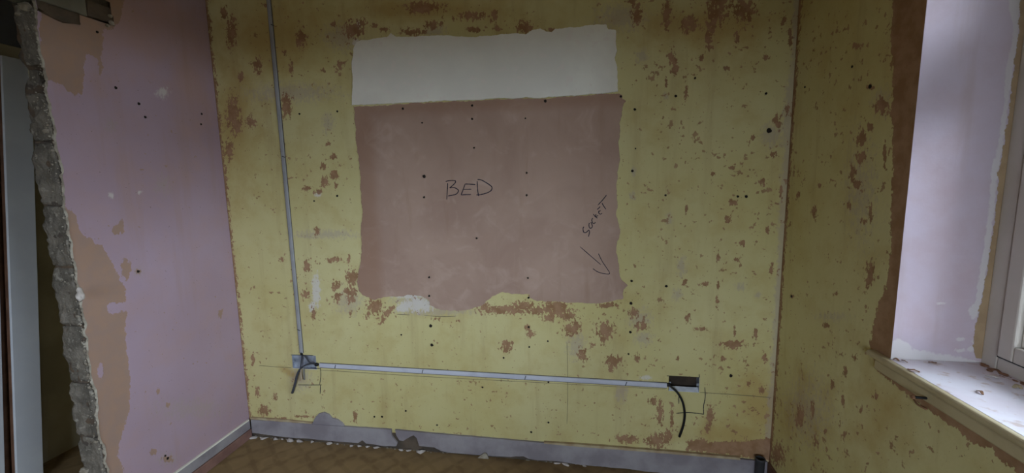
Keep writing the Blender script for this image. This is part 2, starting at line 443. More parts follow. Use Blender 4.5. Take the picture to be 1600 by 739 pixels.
# ================================================================== STRUCTURE
# ------------------------------------------------------------------ back wall
BX1 = (bk(456, 554)[0], bk(495, 575)[0], bk(480, 576.5)[1], bk(470, 554.5)[1])      # x0,x1,z0,z1 left box
BX2 = (bk(1045, 590)[0], bk(1093, 590)[0], bk(1069, 612)[1], bk(1069, 588)[1])
av = axis(-L, R, .0055, (BX1[0], BX1[1], BX2[0], BX2[1]))
bv = axis(0, CEIL, .0055, (BX1[2], BX1[3], BX2[2], BX2[3]))
A, B = np.meshgrid(av, bv, indexing='ij')
F = Field(A, B, bk)
BARE_BACK = [ # px ellipses u,v,ru,rv[,rot]
 (362,50,7,24),(364,178,10,26),(370,195,8,14),(358,235,5,16),(392,190,7,9),(376,120,4,8),(350,20,5,10),
 (553,46,15,13),(566,36,7,6),(470,60,8,13),(455,105,3,12),(445,82,4,4),(402,102,6,12),(530,102,6,8),(522,37,4,4),(447,165,8,18),(505,110,3,3),(415,8,5,4),
 (660,12,26,9),(675,40,10,6),(645,50,16,5),(737,25,20,6),(742,46,12,4),(772,25,5,8),(710,30,3,4),(777,45,6,4),(585,40,6,3),(600,46,8,3),(690,36,4,3),
 (520,245,6,4),(505,260,4,5),(522,274,6,8),(507,285,6,8),(480,295,7,4),(525,290,3,4),(495,362,4,7),(497,300,7,4),(513,225,4,3),
 (440,406,4,4),(480,416,4,10),(522,406,11,4),(545,406,3,7),(525,446,6,8),(550,434,9,14),(548,456,9,9),(549,467,6,7),(586,478,12,12),(575,492,7,4,-.6),
 (607,487,16,4,-.75),(598,500,7,3,-.9),(477,459,6,6),(490,489,4,9),(527,464,5,8),(548,491,2,6),(412,641,9,8),(475,651,14,2),(555,651,3,9),(682,498,5,3),(715,501,3,3),
 (792,541,9,8),(440,655,12,3),(430,620,4,5),(402,612,3,8),(395,560,3,10),
 (820,42,13,9),(860,47,5,4),(995,22,8,16),(987,2,6,5),(1042,22,7,22),(1077,38,13,12),(1120,22,14,16),(1125,4,18,10),(1107,60,6,18),(1162,15,15,20),(1152,55,4,10),(1112,40,8,12),
 (1050,92,6,12),(1055,107,6,8),(1041,129,2,8),(1072,147,3,11),(1095,90,4,5),(1135,107,5,4),(1197,90,5,5),(1145,262,4,3),(1145,316,6,6),(1138,342,6,5),(1192,285,5,6),(1072,328,2,8),
 (1115,272,4,3),(1175,215,3,4),(1215,190,6,10),(1207,240,5,5),(1230,170,3,8),(1220,300,3,9),(1235,60,3,20),(1225,30,4,10),
 (1122,401,2,10),(1122,446,2,7),(1120,471,2.5,10),(1150,406,5,3),(1102,444,6,4),(1070,441,4,5),
 (755,480,10,6),(785,484,34,7),(818,479,18,8),(842,485,16,6),(868,482,20,13),(886,494,14,7),(858,496,10,6),(900,507,10,4,.6),(893,515,12,8),(945,516,13,14),(943,530,5,9),(925,539,4,4),
 (824,512,4,5),(828,521,6,5),(950,477,14,4),(910,554,7,9),(960,564,13,8),(955,575,5,6),(1095,514,10,3),(1145,539,18,6),(1075,496,4,7),(1148,519,2,9),(990,490,7,8),(1003,510,10,7),
 (1020,626,6,6),(1032,646,5,17),(1050,654,2.5,18),(1110,650,5,16),(1105,668,4,6),(980,686,18,6),(1025,689,16,10),(1042,684,7,12),(790,545,4,6),(996,560,4,6),
 (1195,560,3,9),(1190,610,4,7),(1170,600,3,4),(1130,560,4,4),(1180,520,3,8),(1060,560,3,5),(1205,420,3,9),(1200,360,3,6),(1160,380,4,5)]
for e in BARE_BACK: F.ell(0, *e)
F.poly(0, [(1068,703),(1085,694),(1120,690),(1165,689),(1200,684),(1209,684),(1209,722),(1160,714)], .012)
F.poly(0, [(1075,690),(1098,684),(1112,696),(1072,701)], .012)
GREY_BACK = [(455,145,65,14),(512,192,9,14),(535,58,28,20),(680,48,16,8),(968,27,36,20),(1003,88,9,11),(988,306,5,7),(1046,343,5,9),(1065,416,7,15),(1057,461,8,9),
 (1156,448,9,6),(1184,461,6,4),(1000,499,18,16),(1005,529,14,10),(972,614,9,15),(1206,210,17,19),(510,366,50,7),(545,470,20,20),(990,267,4,8),(655,470,40,16),(680,487,60,6),(1228,200,8,30),
 (1040,150,4,5),(965,615,5,10),(900,540,14,20),(470,590,16,18)]
for e in GREY_BACK: F.ell(1, *e)
for e in [(494,454,7,26),(488,480,6,10),(655,476,26,12),(640,462,25,5),(630,480,12,9),(560,40,4,8),(556,66,5,7),(497,303,6,5),(1010,590,10,4)]: F.ell(2, *e)
for e in [(420,60,90,70),(370,180,40,120),(1100,40,120,40),(1190,640,60,60),(660,15,140,22),(455,584,30,7,.5),(1150,680,80,30)]: F.ell(3, *e, k=.9)
# bare dark masonry behind the skirting line
F.ch[0] = np.maximum(F.ch[0], np.clip((.014-(A+L)+.010*vnoise(A, B, 16, 71))/.012, -1.6, 1.1)*.6)
F.ch[1] = np.maximum(F.ch[1], np.clip((.022-(R-A)+.016*vnoise(A, B, 12, 73))/.014, -1.6, 1.1))
zb = .088; F.ch[0] = np.maximum(F.ch[0], np.clip((zb-B)/.006, -1.6, 1.6))
def inbox(a, b, q): return (a > q[0]) & (a < q[1]) & (b > q[2]) & (b < q[3])
def warp_back(A, B):
    w = .003*vnoise(A, B, 2.2, 3)+.002*vnoise(A, B, 6, 5)
    e = np.minimum.reduce([A+L, R-A]); w = w*np.clip(e/.1, 0, 1)
    for q in (BX1, BX2):
        d = np.maximum.reduce([q[0]-A, A-q[1], q[2]-B, B-q[3]]); w = w*np.clip((d-.004)/.04, 0, 1)
    # slight recess where the paint has come away
    return w*.5-.0008*np.clip(F.ch[0]+.3, 0, 1)
wall_back = wall_mesh('wall_back', av, bv, lambda a, b, o: (a, D-o, b), F,
                      lambda a, b: ~(inbox(a, b, BX1) | inbox(a, b, BX2)), M['yellow'], warp_back)
setp(wall_back, 'yellow painted back wall with flaking patches and a large pink plaster panel', 'wall', kind='structure')
box('wall_core', -L-.12, R+.12, D+.06, D+.16, 0, CEIL, M['core'], wall_back)

# white filler band and pink plaster panel: thin coats standing proud of the old paint
white_px = [(550,165),(551,130),(550,100),(553,75),(557,66),(565,63),(585,60),(605,58),(611,51),(620,58),(650,57),(690,55),(720,57),(745,58),(770,55),(790,53),(806,52),(822,54),(832,47),(845,44),
            (852,49),(862,50),(868,45),(890,43),(915,40),(933,38),(948,39),(951,46),(962,47),(963,62),(964,80),(961,90),(964,105),(965,125),(966,144),(930,147),(895,150),(850,153),(815,154),(780,154),(740,157),(700,158),(660,160),(600,163)]
pink_px = [(552,166),(600,163.6),(660,160.6),(700,158.6),(740,157.6),(780,154.8),(815,154.6),(850,153.6),(895,150.6),(930,147.6),(967,145),(973,148),(972,155),(978,158),(975,163),(973,180),(968,190),(970,205),(967,225),(968,250),
           (965,270),(964,290),(963,305),(966,320),(964,335),(967,350),(970,365),(966,378),(963,395),(965,410),(969,425),(972,436),(982,446),(975,453),(973,467),(955,472),(925,474),(895,473),(880,474),(865,470),(840,471),(828,464),(828,459),(815,461),(800,459),(785,457),(770,462),(763,469),(752,478),(738,484),
           (715,486),(695,485),(680,482),(671,476),(670,468),(660,463),(640,461),(622,463),(605,464),(592,466),(585,470),(578,466),(572,464),(566,460),(560,452),(557,440),(561,420),(564,400),(565,380),(564,360),(566,330),
           (564,300),(562,270),(560,245),(556,220),(555,195)]
WP = slab('filler_patch', [bk(*p) for p in white_px], back3, -.004, .0045, M['filler'], wall_back, .0044, 3, .0035, .0015)
setp(WP, 'off-white filler band above the pink plaster panel')
PP = slab('plaster_patch', [bk(*p) for p in pink_px], back3, -.004, .0028, M['plaster'], wall_back, .0056, 5, .0035, .0015)
setp(PP, 'large pinkish brown plaster panel with pen lettering')

# handwriting in pen
def cz(x0, y0, sc, pts): return [bk(x0+a/sc, y0+b/sc) for a, b in pts]
INK0, INK1 = .0020, .0034
bed = lambda s: cz(670, 260, 10.55, s)
letters = [
 [bed([(280,248),(350,234),(435,236),(440,265),(400,310),(345,355)]), bed([(345,355),(420,350),(480,380),(490,412),(455,455),(400,472),(322,486)]), bed([(315,275),(310,370),(305,450),(300,545)])],
 [bed([(770,300),(690,294),(600,290)]), bed([(600,290),(575,365),(535,470)]), bed([(535,470),(610,465),(700,463)]), bed([(572,375),(640,377),(705,374)])],
 [bed([(800,240),(803,330),(812,420),(825,490)]), bed([(805,215),(870,225),(960,275),(1030,325),(1045,360),(1020,405),(950,440),(850,465),(785,470)])]]
for s in letters: ribbon('pen_letter', s, .0043, back3, INK0, INK1, M['ink'], PP)
sk = lambda s: cz(900, 295, 9.235, s)
letters = [
 [sk([(115,545),(102,565),(103,600),(118,630),(150,625),(185,590)]), sk([(185,590),(195,620),(188,655),(178,690)])],
 [sk([(195,490),(185,520),(195,560),(220,565),(235,540),(225,500),(215,480)])],
 [sk([(240,420),(228,450),(240,490),(262,500),(280,480)])],
 [sk([(250,365),(280,400),(310,425)]), sk([(290,365),(275,400),(320,385)])],
 [sk([(305,300),(350,255)]), sk([(330,315),(328,345),(350,365),(378,350)]), sk([(325,330),(355,312)])],
 [sk([(315,235),(380,165),(440,90)]), sk([(375,205),(400,250),(432,295)])]]
for s in letters: ribbon('pen_letter', s, .0038, back3, INK0, INK1, M['ink'], PP)
ar = lambda s: cz(890, 290, 4.62, s)
ribbon('pen_arrow', [ar([(75,440),(150,505),(225,570)]), ar([(208,490),(235,545),(265,590),(290,628)]), ar([(290,628),(282,637),(240,633),(200,620),(168,598)])], .0032, back3, INK0, INK1, M['ink'], PP)
# pen outlines round the boxes and the level line
b1 = lambda s: cz(430, 530, 7.39, s)
ribbon('pen_outline', [b1([(330,335),(430,336),(525,335)]), b1([(525,335),(528,420),(515,520)]), b1([(265,525),(400,527),(540,525)]), b1([(525,525),(520,630)]), b1([(180,180),(330,183),(440,187)])], .0026, back3, -.002, .0016, M['ink'], wall_back)
b2 = lambda s: cz(1020, 570, 6.16, s)
ribbon('pen_outline', [b2([(500,215),(504,310),(488,400),(490,475)]), b2([(225,465),(330,458),(420,465),(490,475)]), b2([(250,280),(250,375)]), b2([(445,90),(447,120)]), b2([(135,105),(160,106)])], .0030, back3, -.002, .0016, M['ink'], wall_back)
for pts in ([(405,571),(430,573),(455,574.5)], [(500,578),(660,588),(850,598),(1040,608)], [(1093,613),(1140,616),(1205,621)]):
    ribbon('pencil_line', [[bk(*p) for p in pts]], .0018, back3, -.002, .0012, M['pencil'], wall_back, 14)
ribbon('pencil_line', [[bk(886,535), bk(887,600), bk(886,662)]], .0022, back3, -.002, .0010, M['pencil'], wall_back, 10)
ribbon('pencil_line', [[bk(620,491), bk(640,492)], [bk(663,493), bk(690,494.5), bk(712,494)]], .0024, back3, -.002, .0010, M['pencil'], wall_back, 6)

# nail and screw holes: raised discs, the shade inside is their dark colour
HOLES = [(468,178,2),(527,174,2),(630,170,2.2),(738,165,2.2),(660,192,1.6),(738,186,2.2),(741,231,1.8),(663,275.5,3.4),(663,308,2.2),(491,314,1.8),(527,306,2.4),(745,372,2),(671,433,2),(671,462,2.2),
 (673,509,3.6),(675,539,3.6),(627,523,1.8),(754,605,2),(634,642,2.2),(585,651,2),(597,651,2.2),(787,559,2),(683,664,2),(852,158,2.8),(821,185,1.6),(823,270,2),(823,305,2.2),(1056,150,2.4),(992,171,2.4),
 (970,151,2.2),(1197,146,2.2),(993,232,1.4),(1040,305,2),(1153,307,2.2),(1166,307,2.6),(1086,122,2),(825,434,2),(826,465,2),(987,439,2.4),(1041,447,2.6),(826,511,2.2),(856,533,1.8),(827,542,2),(986,474,3),
 (985,519,2.6),(982,553,2),(857,597,2),(857,660,2.2),(830,675,2.4),(1142,587,3),(1202,204,4.2),(988,267,2.4)]
bm = bmesh.new()
ring = [(math.cos(2*math.pi*k/10)*(1+.14*math.sin(k*2.3)), math.sin(2*math.pi*k/10)*(1+.14*math.cos(k*1.7))) for k in range(10)]
f = [bm.verts.new((a, 0, b)) for a, b in ring]; g = [bm.verts.new((a*.8, -1, b*.8)) for a, b in ring]
bm.faces.new(g); [bm.faces.new((f[i], f[(i+1) % 10], g[(i+1) % 10], g[i])) for i in range(10)]
bmesh.ops.recalc_face_normals(bm, faces=bm.faces[:])
HOLE = bpy.data.meshes.new('nail_hole'); bm.to_mesh(HOLE); bm.free(); HOLE.materials.append(M['hole'])
for (u, v, r) in HOLES:
    a, b = bk(u, v); inside = 553 < u < 972 and 40 < v < 476
    o = link('nail_hole', HOLE, None, wall_back)
    o.location = (a, D+.003, b); o.scale = (r*.0026, .0090 if inside else .0050, r*.0028); o.rotation_euler = (0, random.random()*6, 0)

# ------------------------------------------------------------------ left wall: plaster skin with a broken end
def left_edge(b): return YEND+.012*vnoise(b*0+.3, b, 9, 11)+.010*vnoise(b*0+.7, b, 30, 13)+.006*vnoise(b*0+.1, b, 80, 17)+.006
av = axis(YEND, D, .0055); bv = axis(0, CEIL, .0055)
A, B = np.meshgrid(av, bv, indexing='ij')
F = Field(A, B, lf)
F.poly(0, [(60,-40),(200,-40),(190,30),(176,46),(162,46),(160,80),(160,112),(156,118),(152,92),(146,88),(136,82),(132,96),(131,130),(130,146),(116,149),(104,140),(96,131),(84,128),(60,120)], .014)
F.poly(0, [(98,318),(108,328),(118,336),(122,358),(134,372),(142,371),(150,382),(160,384),(175,408),(190,440),(197,453),(197,472),(180,475),(172,478),(176,490),(190,486),(200,488),(196,515),(197,540),(201,565),(204,590),(203,640),(194,670),(188,690),(184,712),(192,730),(200,760),(120,760),(110,600),(80,330)], .012)
for e in [(185,358,9,8),(198,420,7,17),(190,352,4,10)]: F.ell(0, *e)
for e in [(156,580,6,11),(176,482,9,9)]:
    t = Field(A, B, lf); t.ell(0, *e, k=1.3); F.ch[0] = np.minimum(F.ch[0], np.where(t.ch[0] > -1.5, -t.ch[0], 1.6))
for e in [(216,424,5,4),(262,717,8,5),(247,612,3,5),(345,490,4,7),(262,632,3,4),(240,706,6,5)]: F.ell(0, *e, k=.8)
for e in [(216,424,9,7),(262,717,14,9),(255,290,10,14),(173,195,7,10),(300,640,40,14)]: F.ell(1, *e, k=.7)
for e in [(255,145,9,8),(174,305,4,4),(218,300,3,3)]: F.ell(2, *e, k=.7)
for e in [(210,40,110,90),(300,120,40,120)]: F.ell(3, *e, k=.7)
HOLE_Z0, HOLE_Z1, HOLE_Y = 2.032, 2.145, 1.497
def keep_left(a, b):
    top = HOLE_Z1-.03*np.clip((a-1.40)/.1, 0, 1)
    return ~((a < HOLE_Y+.008*vnoise(a, b, 40, 21)) & (b > HOLE_Z0) & (b < top)) 
def warp_left(A, B):
    w = .004*vnoise(A, B, 2.4, 23)+.002*vnoise(A, B, 7, 25); w = w*np.clip((D-A)/.1, 0, 1)
    ed = left_edge(B); k = np.clip((A-YEND)/(.06), 0, 1)
    A2 = A*k+(ed+(A-YEND)*.6)*(1-k) if False else A+(ed-YEND)*(1-k)
    return (A2, B, w*.5-.0008*np.clip(F.ch[0]+.3, 0, 1))
wall_left = wall_mesh('wall_left', av, bv, lambda a, b, o: (-L+o, a, b), F, keep_left, M['pink'], warp_left)
setp(wall_left, 'lilac pink painted wall with bare tan plaster beside its broken block end', 'wall', kind='structure')
# plaster thickness seen at the broken edge, and the core of the wall
bm = bmesh.new(); zz = np.linspace(0, 2.03, 300); prev = None
for z in zz:
    e = float(left_edge(np.array([z]))[0])
    r = [bm.verts.new((-L+.0005, e+.0005, z)), bm.verts.new((-L-.003-.003*random.random(), e-.001-.005*random.random(), z)), bm.verts.new((-L-.012, e+.008-.012*random.random(), z)), bm.verts.new((-L-.016, e+.03, z))]
    if prev: [bm.faces.new((prev[i], r[i], r[i+1], prev[i+1])) for i in range(3)]
    prev = r
pe = from_bm('plaster_edge', bm, M['crust'], wall_left); setp(pe, 'pale crumbling plaster edge')
box('wall_core', -L-.098, -L-.017, YEND+.045, D+.06, 0, CEIL, M['core'], wall_left)
box('hall_side_plaster', -L-.110, -L-.098, YEND+.03, D+.06, 0, CEIL, M['hallwall'], wall_left)
# each block of the broken end, its own rough face
def rough_block(z0, z1, seed, x0=-L-.106, x1=-L-.013, y0=YEND+.004, y1=YEND+.10, tilt=0.0):
    bm = bmesh.new(); add_box(bm, x0, x1, y0, y1, z0, z1)
    bmesh.ops.subdivide_edges(bm, edges=bm.edges[:], cuts=15, use_grid_fill=True)
    cx, cz_ = (x0+x1)/2, (z0+z1)/2; hx, hz = (x1-x0)/2, (z1-z0)/2
    for v in bm.verts:
        p = v.co.copy(); q = Vector((p.x*22, p.y*22, p.z*22+seed*5.3))
        n = mnoise.noise(q)+.6*mnoise.noise(q*2.7)+.3*mnoise.noise(q*6)
        front = max(0, 1-(p.y-y0)/.05)
        v.co.y += (.009*n+.005*mnoise.noise(q*5.3)+.003*mnoise.noise(q*11))*front
        # crumbled corners: the superellipse rounding of a knocked-about block
        fx = (p.x-cx)/hx; fz = (p.z-cz_)/hz
        c = max(0, (abs(fx)**4+abs(fz)**4)-.9)
        v.co.y += .006*c*front
        v.co.x += (-.002*c*fx+.006*mnoise.noise(q*1.3+Vector((3, 1, 0)))*(1 if fx < 0 else .35))*front
        v.co.z += (.006*mnoise.noise(q*1.1+Vector((0, 7, 0)))-.001*c*fz)
    o = from_bm('block', bm, M['block'], wall_left, True)
    return o
JZ = 1.560; PITCHZ = .225; blocks = []
k = -7
while JZ+PITCHZ*k < 2.0:
    z0 = JZ+PITCHZ*k+.004; z1 = JZ+PITCHZ*(k+1)-.004
    if z1 > .02:
        z0 = max(z0, .0)
        if k == 1:   # the course that lost its lower corner and sits askew
            rough_block(z0+.035, z1+.010, 31, x0=-L-.088, x1=-L-.010)
        elif k == 0:
            rough_block(z0, z1-.055, 33, x0=-L-.100); rough_block(z1-.050, z1+.028, 35, x0=-L-.092, x1=-L-.045, y0=YEND+.016)
        else: rough_block(z0, z1, 40+k, x0=-L-.106-.006*(-k > 3))
    k += 1
# mortar bed behind the joints
bm = bmesh.new(); add_box(bm, -L-.104, -L-.014, YEND+.012, YEND+.10, 0, 2.03)
bmesh.ops.subdivide_edges(bm, edges=[e for e in bm.edges if abs(e.verts[0].co.z-e.verts[1].co.z) > 1], cuts=150)
bmesh.ops.subdivide_edges(bm, edges=[e for e in bm.edges if abs(e.verts[0].co.x-e.verts[1].co.x) > .05], cuts=8)
for v in bm.verts:
    if v.co.y < YEND+.05: v.co.y += .045*max(0, 1-abs(v.co.z-1.80)/.05)*(1 if v.co.x > -L-.06 else .4)
    v.co.y += .012*mnoise.noise(v.co*31); v.co.x += .006*mnoise.noise(v.co*27+Vector((4, 4, 4)))
from_bm('mortar', bm, M['mortar'], wall_left, True)
# white crumbs stuck to the broken end, far too many to count
bm = bmesh.new()
for i in range(330):
    z = random.uniform(.05, 2.0); t = random.random()**.6
    x = -L-.012-.085*(1-t)*random.random() if i % 3 else -L-.010-random.random()*.008
    r = random.uniform(.0012, .0040)*(1.3 if i % 3 == 0 else .8)
    vs = bmesh.ops.create_icosphere(bm, subdivisions=1, radius=r)['verts']
    c = Vector((x, YEND+.003+random.uniform(-.004, .008), z))
    for v in vs: v.co = c+v.co*(1+.4*random.uniform(-1, 1))
setp(from_bm('plaster_grit', bm, M['crust'], wall_left), 'pale grit stuck to the broken blocks', kind='stuff')
p = onY(125, 460, YEND-.01)
me = lump_mesh('filler_blob', .017, 3, .45, 3); o = link('filler_blob', me, M['crumb'], wall_left); o.location = p; o.scale = (.75, .7, 1.45)
for q in me.polygons: q.use_smooth = True
for (u, v, r, s) in [(133,735,.016,5),(72,205,.010,6),(40,10,.020,8),(30,22,.012,9),(150,690,.008,4)]:
    me = lump_mesh('mortar_lump', r, s, .4, 2); o = link('mortar_lump', me, M['crust'], wall_left); o.location = onY(u, v, YEND+.004); o.scale = (1.2, .7, .8)
# nail holes in it
for (u, v, r) in [(152,50,2),(181,137,2.4),(217,162,2.6),(227,183,2.2),(315,178,2.2),(314,194,2),(216,424,2.4),(262,716,2.6),(258,712,2)]:
    a, b = lf(u, v); o = link('nail_hole', HOLE, None, wall_left); o.location = (-L-.003, a, b)
    o.rotation_euler = (0, 0, math.radians(90)); o.scale = (r*.0024, .0050, r*.0026)

# concrete lintel over the opening, resting in its pocket
lin = empty('lintel', (-L-.05, .5, 2.033))
rel(box('lintel_beam', -L-.100, -L+.003, -2.05, 1.405, 2.033, 2.135, M['lintel'], None, .004), lin)
bm = bmesh.new(); add_box(bm, -L-.03, -L+.006, 1.407, 1.492, 2.036, 2.092); bmesh.ops.subdivide_edges(bm, edges=bm.edges[:], cuts=5, use_grid_fill=True)
for v in bm.verts: v.co += Vector((.004*mnoise.noise(v.co*50), .006*mnoise.noise(v.co*40+Vector((2, 0, 0))), .006*mnoise.noise(v.co*45+Vector((0, 3, 0)))))
rel(from_bm('broken_mortar', bm, M['core'], None), lin)
for (u, v, r) in [(172,25,.007),(174,36,.009),(168,40,.006)]:
    me = lump_mesh('plaster_lump', r, u, .35, 2); o = link('plaster_lump', me, M['crust']); pp = onX(u, v, -L+.008); o.location = pp; rel(o, lin)
bm = bmesh.new(); add_box(bm, -L-.02, -L+.007, YEND+.01, 1.375, 1.982, 2.031); bmesh.ops.subdivide_edges(bm, edges=bm.edges[:], cuts=6, use_grid_fill=True)
for v in bm.verts:
    t = (v.co.y-YEND)/.13
    if v.co.z < 1.99: v.co.z += .03*abs(t-.6)
    v.co += Vector((.004*mnoise.noise(v.co*30), .003*mnoise.noise(v.co*40), .003*mnoise.noise(v.co*35)))
rel(from_bm('mortar_bed', bm, M['core'], None, True), lin)
setp(lin, 'grey concrete lintel end bedded in broken mortar at the top of the pink wall', 'lintel')
# wall over the lintel and the return on the camera's side of the opening
o = box('wall_left_return', -L-.11, -L, REAR, -1.9, 0, CEIL, M['pink'], None); setp(o, 'lilac pink wall behind the opening to the hall', 'wall', kind='structure')
o = box('wall_left_header', -L-.11, -L, -1.9, 1.2413, 2.137, CEIL, M['pink'], None); setp(o, 'lilac pink wall above the lintel over the opening', 'wall', kind='structure')

# ------------------------------------------------------------------ right wall and window reveal
av = axis(REAR, YREV-.14, .04); av = np.unique(np.concatenate([av, axis(YREV-.9, D, .0055, (YREV,))]))
av = np.unique(np.concatenate([av[np.abs(av-WIN_Y0) > .012], [WIN_Y0]]))
bv = axis(0, CEIL, .0055, (SILL-.03, WIN_Z1))
A, B = np.meshgrid(av, bv, indexing='ij')
F = Field(A, B, rt)
F.poly(0, [(1395,-60),(1394,20),(1391,60),(1396,120),(1394,160),(1390,175),(1394,190),(1395,230),(1393,300),(1391,350),(1392,390),(1386,430),(1384,450),(1374,470),(1368,490),(1362,515),(1358,540),(1366,560),(1372,580),(1400,603),(1424,622),(1440,634),(1462,648),(1478,660),(1496,672),(1515,690),(1535,698),(1550,700),(1556,716),(1575,726),(1600,746),(1640,775),(1760,700),(1500,560),(1480,-60)], .008)
for e in [(1377,165,11,12),(1345,218,8,14),(1360,200,6,6),(1345,246,8,9),(1332,272,5,13),(1338,289,8,6),(1382,240,3,22),(1326,322,4,5),(1280,290,4,4),(1272,332,4,11),(1360,332,3,15),(1350,345,5,5),(1247,305,3,5),(1360,425,6,20),(1357,440,5,10),
          (1237,463,3,3),(1307,459,3,3),(1290,509,5,4),(1317,626,3,8),(1368,619,5,4),(1290,674,3,3),(1320,679,5,4),(1335,560,3,7),(1250,650,8,14),(1270,640,3,12),(1320,580,3,9),(1215,709,10,16),(1360,136,5,4),(1338,72,5,5),(1300,600,3,8),(1345,640,3,5),(1275,690,4,7)]: F.ell(0, *e)
for e in [(1377,160,14,18),(1345,300,20,60),(1300,495,24,6),(1260,640,30,40)]: F.ell(1, *e, k=.6)
for e in [(1250,640,50,60),(1380,650,60,60)]: F.ell(3, *e, k=.5)
F.ch[0] = np.maximum(F.ch[0], np.clip((.022-(D-A)+.010*vnoise(A, B, 14, 77))/.012, -1.6, 1.1)*.55)
def keep_right(a, b): return ~((a > WIN_Y0) & (a < YREV) & (b > SILL-.03) & (b < WIN_Z1))
def warp_right(A, B):
    w = .004*vnoise(A, B, 2.4, 43)+.002*vnoise(A, B, 7, 45)
    e = np.minimum(np.abs(A-YREV), D-A); return w*.5*np.clip(e/.08, 0, 1)*(B > 0)-.0006*np.clip(F.ch[0]+.3, 0, 1)
wall_right = wall_mesh('wall_right', av, bv, lambda a, b, o: (R-o, a, b), F, keep_right, M['yellow_r'], warp_right)
setp(wall_right, 'yellow painted window wall with a bare brown plaster margin round the reveal', 'wall', kind='structure')
for (u, v, r) in [(1258,136,1.8),(1332,104,1.8),(1360,135,3),(1440,613,2.4),(1237,463,2.2)]:
    a, b = rt(u, v); o = link('nail_hole', HOLE, None, wall_right); o.location = (R+.003, a, b)
    o.rotation_euler = (0, 0, math.radians(-90)); o.scale = (r*.0022, .0055, r*.0024)
# far reveal
av = axis(R, XF+.012, .005); bv = axis(SILL-.03, WIN_Z1, .005)
A, B = np.meshgrid(av, bv, indexing='ij')
F = Field(A, B, rv)
F.poly(2, [(1388,566),(1392,533),(1402,530),(1416,532),(1428,545),(1446,548),(1470,553),(1500,557),(1520,562),(1536,566),(1540,600),(1388,590)], .009)
F.poly(2, [(1577,-60),(1576,15),(1582,40),(1580,75),(1572,100),(1570,130),(1569,160),(1562,200),(1560,228),(1555,240),(1548,270),(1547,300),(1543,340),(1538,380),(1530,430),(1524,470),(1513,484),(1517,500),(1526,500),(1534,470),(1546,400),(1554,330),(1560,270),(1568,225),(1575,170),(1586,90),(1592,60),(1597,-60)], .006)
F.poly(0, [(1596,-60),(1591,60),(1586,95),(1576,170),(1568,225),(1560,270),(1556,330),(1546,400),(1534,470),(1524,505),(1520,540),(1524,560),(1545,560),(1620,-60)], .007, hi=1.6)
for e in [(1525,535,8,4),(1518,545,6,5),(1500,548,9,3),(1470,474,8,2),(1500,530,8,3)]: F.ell(2, *e)
for e in [(1500,450,70,120),(1480,300,60,60)]: F.ell(3, *e, k=.5)
rvm = wall_mesh('reveal', av, bv, lambda a, b, o: (a, YREV-o, b), F, None, M['reveal'], lambda A, B: .0015*vnoise(A, B, 9, 51), wall_right)
setp(rvm, 'pinkish window reveal with white filler along the frame')
box('reveal_near', R, XF+.03, WIN_Y0-.05, WIN_Y0, SILL-.03, WIN_Z1+.0, M['filler'], wall_right)
box('reveal_head', R, XF+.03, WIN_Y0-.05, YREV+.05, WIN_Z1, WIN_Z1+.05, M['filler'], wall_right)
# masonry round the opening so daylight only enters by the window
for (y0, y1, z0, z1) in [(YREV+.004, D+.16, 0, CEIL), (REAR, WIN_Y0-.05, 0, CEIL), (WIN_Y0-.05, YREV+.004, 0, SILL-.032), (WIN_Y0-.05, YREV+.004, WIN_Z1+.05, CEIL)]:
    box('wall_core', R+.012, XF+.105, y0, y1, z0, z1, M['core'], wall_right)

# ------------------------------------------------------------------ other shell
o = box('floor', HALLX-.1, XF+.1, REAR-.1, 2.6, -.10, 0, M['carpet']); setp(o, 'worn brown patterned carpet floor', 'floor', kind='structure')
o = box('ceiling', HALLX-.1, XF+.11, REAR-.1, 2.6, CEIL, CEIL+.1, M['ceil']); setp(o, 'bare buff ceiling above the room', 'ceiling', kind='structure')
bm = bmesh.new()
for q in ((HALLX-.1, RW[0], 0, CEIL), (RW[1], XF+.11, 0, CEIL), (RW[0], RW[1], 0, RW[2]), (RW[0], RW[1], RW[3], CEIL)): add_box(bm, q[0], q[1], REAR-.1, REAR, q[2], q[3])
o = from_bm('wall_rear', bm, M['rear']); setp(o, 'pale yellow wall behind the viewer', 'wall', kind='structure')
o = box('wall_hall', HALLX-.1, HALLX, REAR, 2.6, 0, 2.05, M['hallwall']); setp(o, 'olive painted wall on the far side of the hall behind the boards', 'wall', kind='structure')
o = box('wall_hall_upper', HALLX-.1, HALLX, REAR, 2.6, 2.05, CEIL, M['darkhall']); setp(o, 'dark slate strip of hall wall above the cream frame head', 'wall', kind='structure')
o = box('wall_hall_end', HALLX, -L-.11, 2.05, 2.15, 0, CEIL, M['hallwall']); setp(o, 'dark olive brown wall closing the hall behind the leaning boards', 'wall', kind='structure')

